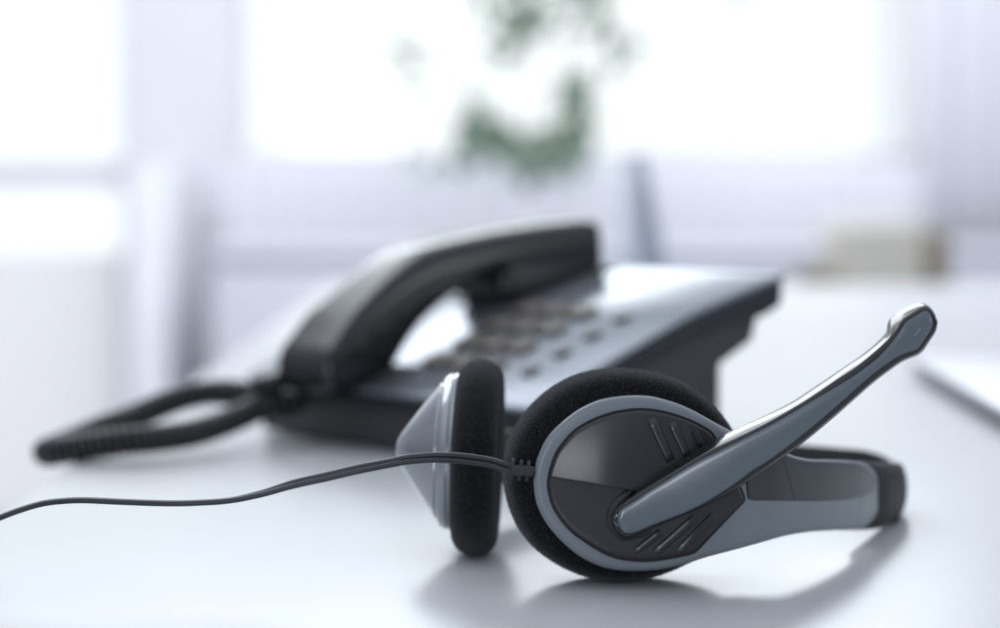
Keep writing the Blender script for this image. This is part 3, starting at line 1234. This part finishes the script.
b.build('lower_panel', M['frost'], dr)

# curtain at the window's right end
n = 120
vs, fs = [], []
x0, x1 = X5(915, 4.86), X5(1160, 4.86)
for side in (0, 1):
    for k in range(n):
        s = k / (n - 1)
        x = x0 + (x1 - x0) * s
        y = 4.86 + .010 * math.sin(s * 40) + .004 * math.sin(s * 83 + 1) + side * .002
        vs += [(x, y, FLZ + .03), (x, y, 1.9)]
for side in (0, 1):
    for k in range(n - 1):
        a = side * 2 * n + 2 * k
        fs.append((a, a + 2, a + 3, a + 1) if side == 0 else (a, a + 1, a + 3, a + 2))
for k in range(n - 1):
    a, c = 2 * k, 2 * n + 2 * k
    fs += [(a, c, c + 2, a + 2), (a + 1, a + 3, c + 3, c + 1)]
fs += [(0, 1, 2 * n + 1, 2 * n), (2 * n - 2, 4 * n - 2, 4 * n - 1, 2 * n - 1)]
tag(link('curtain', vs, fs, M['curtain']), 'white hanging curtain covering the window end above the chair', 'curtain')

n = 60
vs, fs = [], []
for side in (0, 1):
    for k in range(n):
        q = k / (n - 1)
        for zz, lean in ((FLZ + .03, .03), (1.9, -.10)):
            xa = X5(878, 4.93) + lean
            x = xa + (X5(985, 4.93) - xa) * q
            vs.append((x, 4.93 + .010 * math.sin(q * 21) + side * .001, zz))
for side in (0, 1):
    for k in range(n - 1):
        a = side * 2 * n + 2 * k
        fs.append((a, a + 2, a + 3, a + 1) if side == 0 else (a, a + 1, a + 3, a + 2))
tag(link('sheer_curtain', vs, fs, M['sheer']), 'thin see-through white curtain hanging over the right end of the window', 'curtain')

# radiator under the window
rad = empty('radiator', (.3, 4.9, FLZ), 'white ribbed radiator below the wide window', 'radiator')
b = MB()
rx0, rx1 = X5(226, 4.9), X5(1010, 4.9)
b.box((rx0, 4.88, -.60), (rx1, 4.91, .146))
b.build('core', M['radiator'], rad, bevel=.006)
b = MB()
k = rx0 + .012
while k < rx1 - .03:
    b.box((k, 4.868, -.58), (k + .03, 4.8795, .128))
    k += .052
b.build('ribs', M['radiator'], rad, bevel=.004)
for x in (rx0 + .15, rx1 - .15):
    b = MB()
    b.box((x - .015, 4.885, FLZ), (x + .015, 4.905, -.601))
    b.build('leg', M['radiator'], rad)

# sideboard
sb_ = empty('sideboard', (.35, 4.5, FLZ), 'low pale grey sideboard in front of the radiator', 'sideboard')
sx0, sx1 = X5(212, 4.4), X5(1130, 4.4)
ztop = -.012
b = MB()
b.box((sx0, 4.40, FLZ + .06), (sx1, 4.74, ztop - .025))
b.build('carcass', M['sideboard'], sb_, bevel=.003)
b = MB()
b.box((sx0 - .01, 4.385, ztop - .0245), (sx1 + .01, 4.75, ztop))
b.build('top', M['sideboard'], sb_, bevel=.003)
nd = 4
for i in range(nd):
    a = sx0 + (sx1 - sx0) * i / nd
    c = sx0 + (sx1 - sx0) * (i + 1) / nd
    b = MB()
    b.box((a + .006, 4.384, FLZ + .075), (c - .006, 4.3995, ztop - .04))
    b.build('door', M['sideboard'], sb_, bevel=.002)
for x in (sx0 + .05, sx1 - .05):
    b = MB()
    b.box((x - .02, 4.43, FLZ), (x + .02, 4.70, FLZ + .0595))
    b.build('leg', M['wood'], sb_)

# chair beyond the far end of the desk
chp = Vector((X5(884, 3.7), 3.7, FLZ))
ch = empty('chair', tuple(chp), 'beige upholstered chair with brown side beyond the desk', 'chair')
CMx = Matrix.Translation(chp) @ Matrix.Rotation(R(38), 4, 'Z')
b = MB()
b.box((-.125, -.02, .46), (.085, .03, .795), CMx)
b.build('backrest', M['beige'], ch, bevel=.022, seg=4)
b = MB()
b.box((-.16, -.42, .40), (.16, .02, .455), CMx)
b.build('seat', M['beige'], ch, bevel=.015, seg=3)
b = MB()
b.box((.0865, -.03, .0), (.125, .035, .775), CMx)
b.build('backrest_post', M['wood'], ch, bevel=.006)
b = MB()
b.box((-.165, -.03, .0), (-.1265, .035, .72), CMx)
b.build('backrest_post', M['wood'], ch, bevel=.006)
for x in (-.14, .14):
    b = MB()
    b.box((x - .018, -.41, 0), (x + .018, -.374, .399), CMx)
    b.build('leg', M['wood'], ch, bevel=.004)

# plant on the sideboard
plx, ply = X5(528, 4.55), 4.55
pl = empty('potted_plant', (plx, ply, ztop), 'green leafy plant in a white pot in front of the bright window', 'plant')
prof = [(0, 0), (.040, 0), (.046, .006), (.056, .085), (.058, .095), (.053, .096), (.050, .088), (0, .086)]
Mp = Matrix.Translation((plx, ply, ztop + .0005)) @ Matrix.Rotation(R(90), 4, 'X')
lathe('pot', prof, Mp, M['planter'], pl, n=48)
rootp = Vector((plx, ply, ztop + .08))


def leaf_blade(mb, base, tip, width, droop, twist):
    n = 14
    d = tip - base
    t = d.normalized()
    sd = t.cross(Vector((0, -1, 0)))
    if sd.length < .2:
        sd = Vector((1, 0, 0))
    sd.normalize()
    sd = Matrix.Rotation(twist, 3, t) @ sd
    nm = t.cross(sd)
    vs, fs = [], []
    for th in (0, 1):
        for i in range(n + 1):
            s = i / n
            c = base + d * s + Vector((0, 0, droop * math.sin(s * math.pi)))
            w_ = width * math.sin(min(1, s * 1.02) * math.pi) ** .7 * (1 - .25 * s) + .0008
            o_ = nm * (.0005 * (1 if th else -1))
            vs += [c - sd * w_ + nm * w_ * .25 + o_, c + o_, c + sd * w_ + nm * w_ * .25 + o_]
    k = 3 * (n + 1)
    for th in (0, 1):
        for i in range(n):
            a = th * k + 3 * i
            for q in ((a, a + 1, a + 4, a + 3), (a + 1, a + 2, a + 5, a + 4)):
                fs.append(q if th else q[::-1])
    for i in range(n):
        a = 3 * i
        fs.append((a, a + 3, a + 3 + k, a + k))
        fs.append((a + 2, a + 2 + k, a + 5 + k, a + 5))
    mb.add(vs, fs)


def PP(px, py, Y):
    return U(px, py, Y)


clusters = [  # centre (px), spread (m), count, leaf length, depth
    ((478, 128), (.022, .018), 9, .055, 4.5), ((498, 146), (.028, .016), 14, .055, 4.5), ((535, 160), (.036, .014), 16, .055, 4.5), ((560, 150), (.022, .02), 9, .055, 4.52), ((574, 112), (.018, .032), 15, .055, 4.53),
    ((528, 24), (.032, .032), 13, .05, 4.6), ((503, 44), (.018, .02), 4, .045, 4.6), ((600, 22), (.024, .045), 9, .05, 4.62), ((618, 52), (.014, .018), 4, .045, 4.62), ((404, 78), (.014, .03), 4, .045, 4.65), ((448, 168), (.03, .012), 4, .045, 4.55), ((555, -30), (.10, .03), 14, .06, 4.6)]
for (bx, by), (sx_, sz_), cnt, ll, Y in clusters:
    mb = MB()
    for _ in range(int(cnt * 1.7)):
        c = PP(bx, by, Y) + Vector((random.gauss(0, sx_ * 1.1), random.gauss(0, .03), random.gauss(0, sz_ * 1.1)))
        a = random.uniform(0, 6.283)
        d = Vector((math.cos(a), random.uniform(-.6, .6), math.sin(a) * .8)).normalized() * ll * random.uniform(.7, 1.2)
        leaf_blade(mb, c - d * .5, c + d * .5, ll * .24, .006, random.uniform(-.9, .9))
    mb.build('foliage', M['leaf'], pl, smooth=True)
stems = [[tuple(rootp), tuple(PP(531, 185, 4.55)), tuple(PP(537, 150, 4.53))], [tuple(rootp), tuple(PP(526, 150, 4.57)), tuple(PP(530, 90, 4.6)), tuple(PP(534, 20, 4.6)), tuple(PP(536, -30, 4.6))],
         [tuple(rootp), tuple(PP(540, 165, 4.57)), tuple(PP(562, 90, 4.6)), tuple(PP(572, 5, 4.62)), tuple(PP(574, -20, 4.62))], [tuple(rootp), tuple(PP(505, 150, 4.6)), tuple(PP(450, 60, 4.63)), tuple(PP(408, 40, 4.65))]]
for s in stems:
    mb = MB()
    mb.tube(spline(s, 20), .0028, 8)
    mb.build('stem', M['stem'], pl, smooth=True)

# ------------------------------------------------------------------ render settings
sc.render.engine = 'CYCLES'
sc.cycles.use_denoising = True
sc.cycles.max_bounces = 8
sc.cycles.transparent_max_bounces = 12
sc.cycles.caustics_reflective = False
sc.cycles.caustics_refractive = False
sc.cycles.sample_clamp_indirect = 6
sc.view_settings.view_transform = 'Standard'
sc.view_settings.look = 'None'
sc.view_settings.exposure = 0
sc.view_settings.gamma = 1
sc.view_settings.use_curve_mapping = False
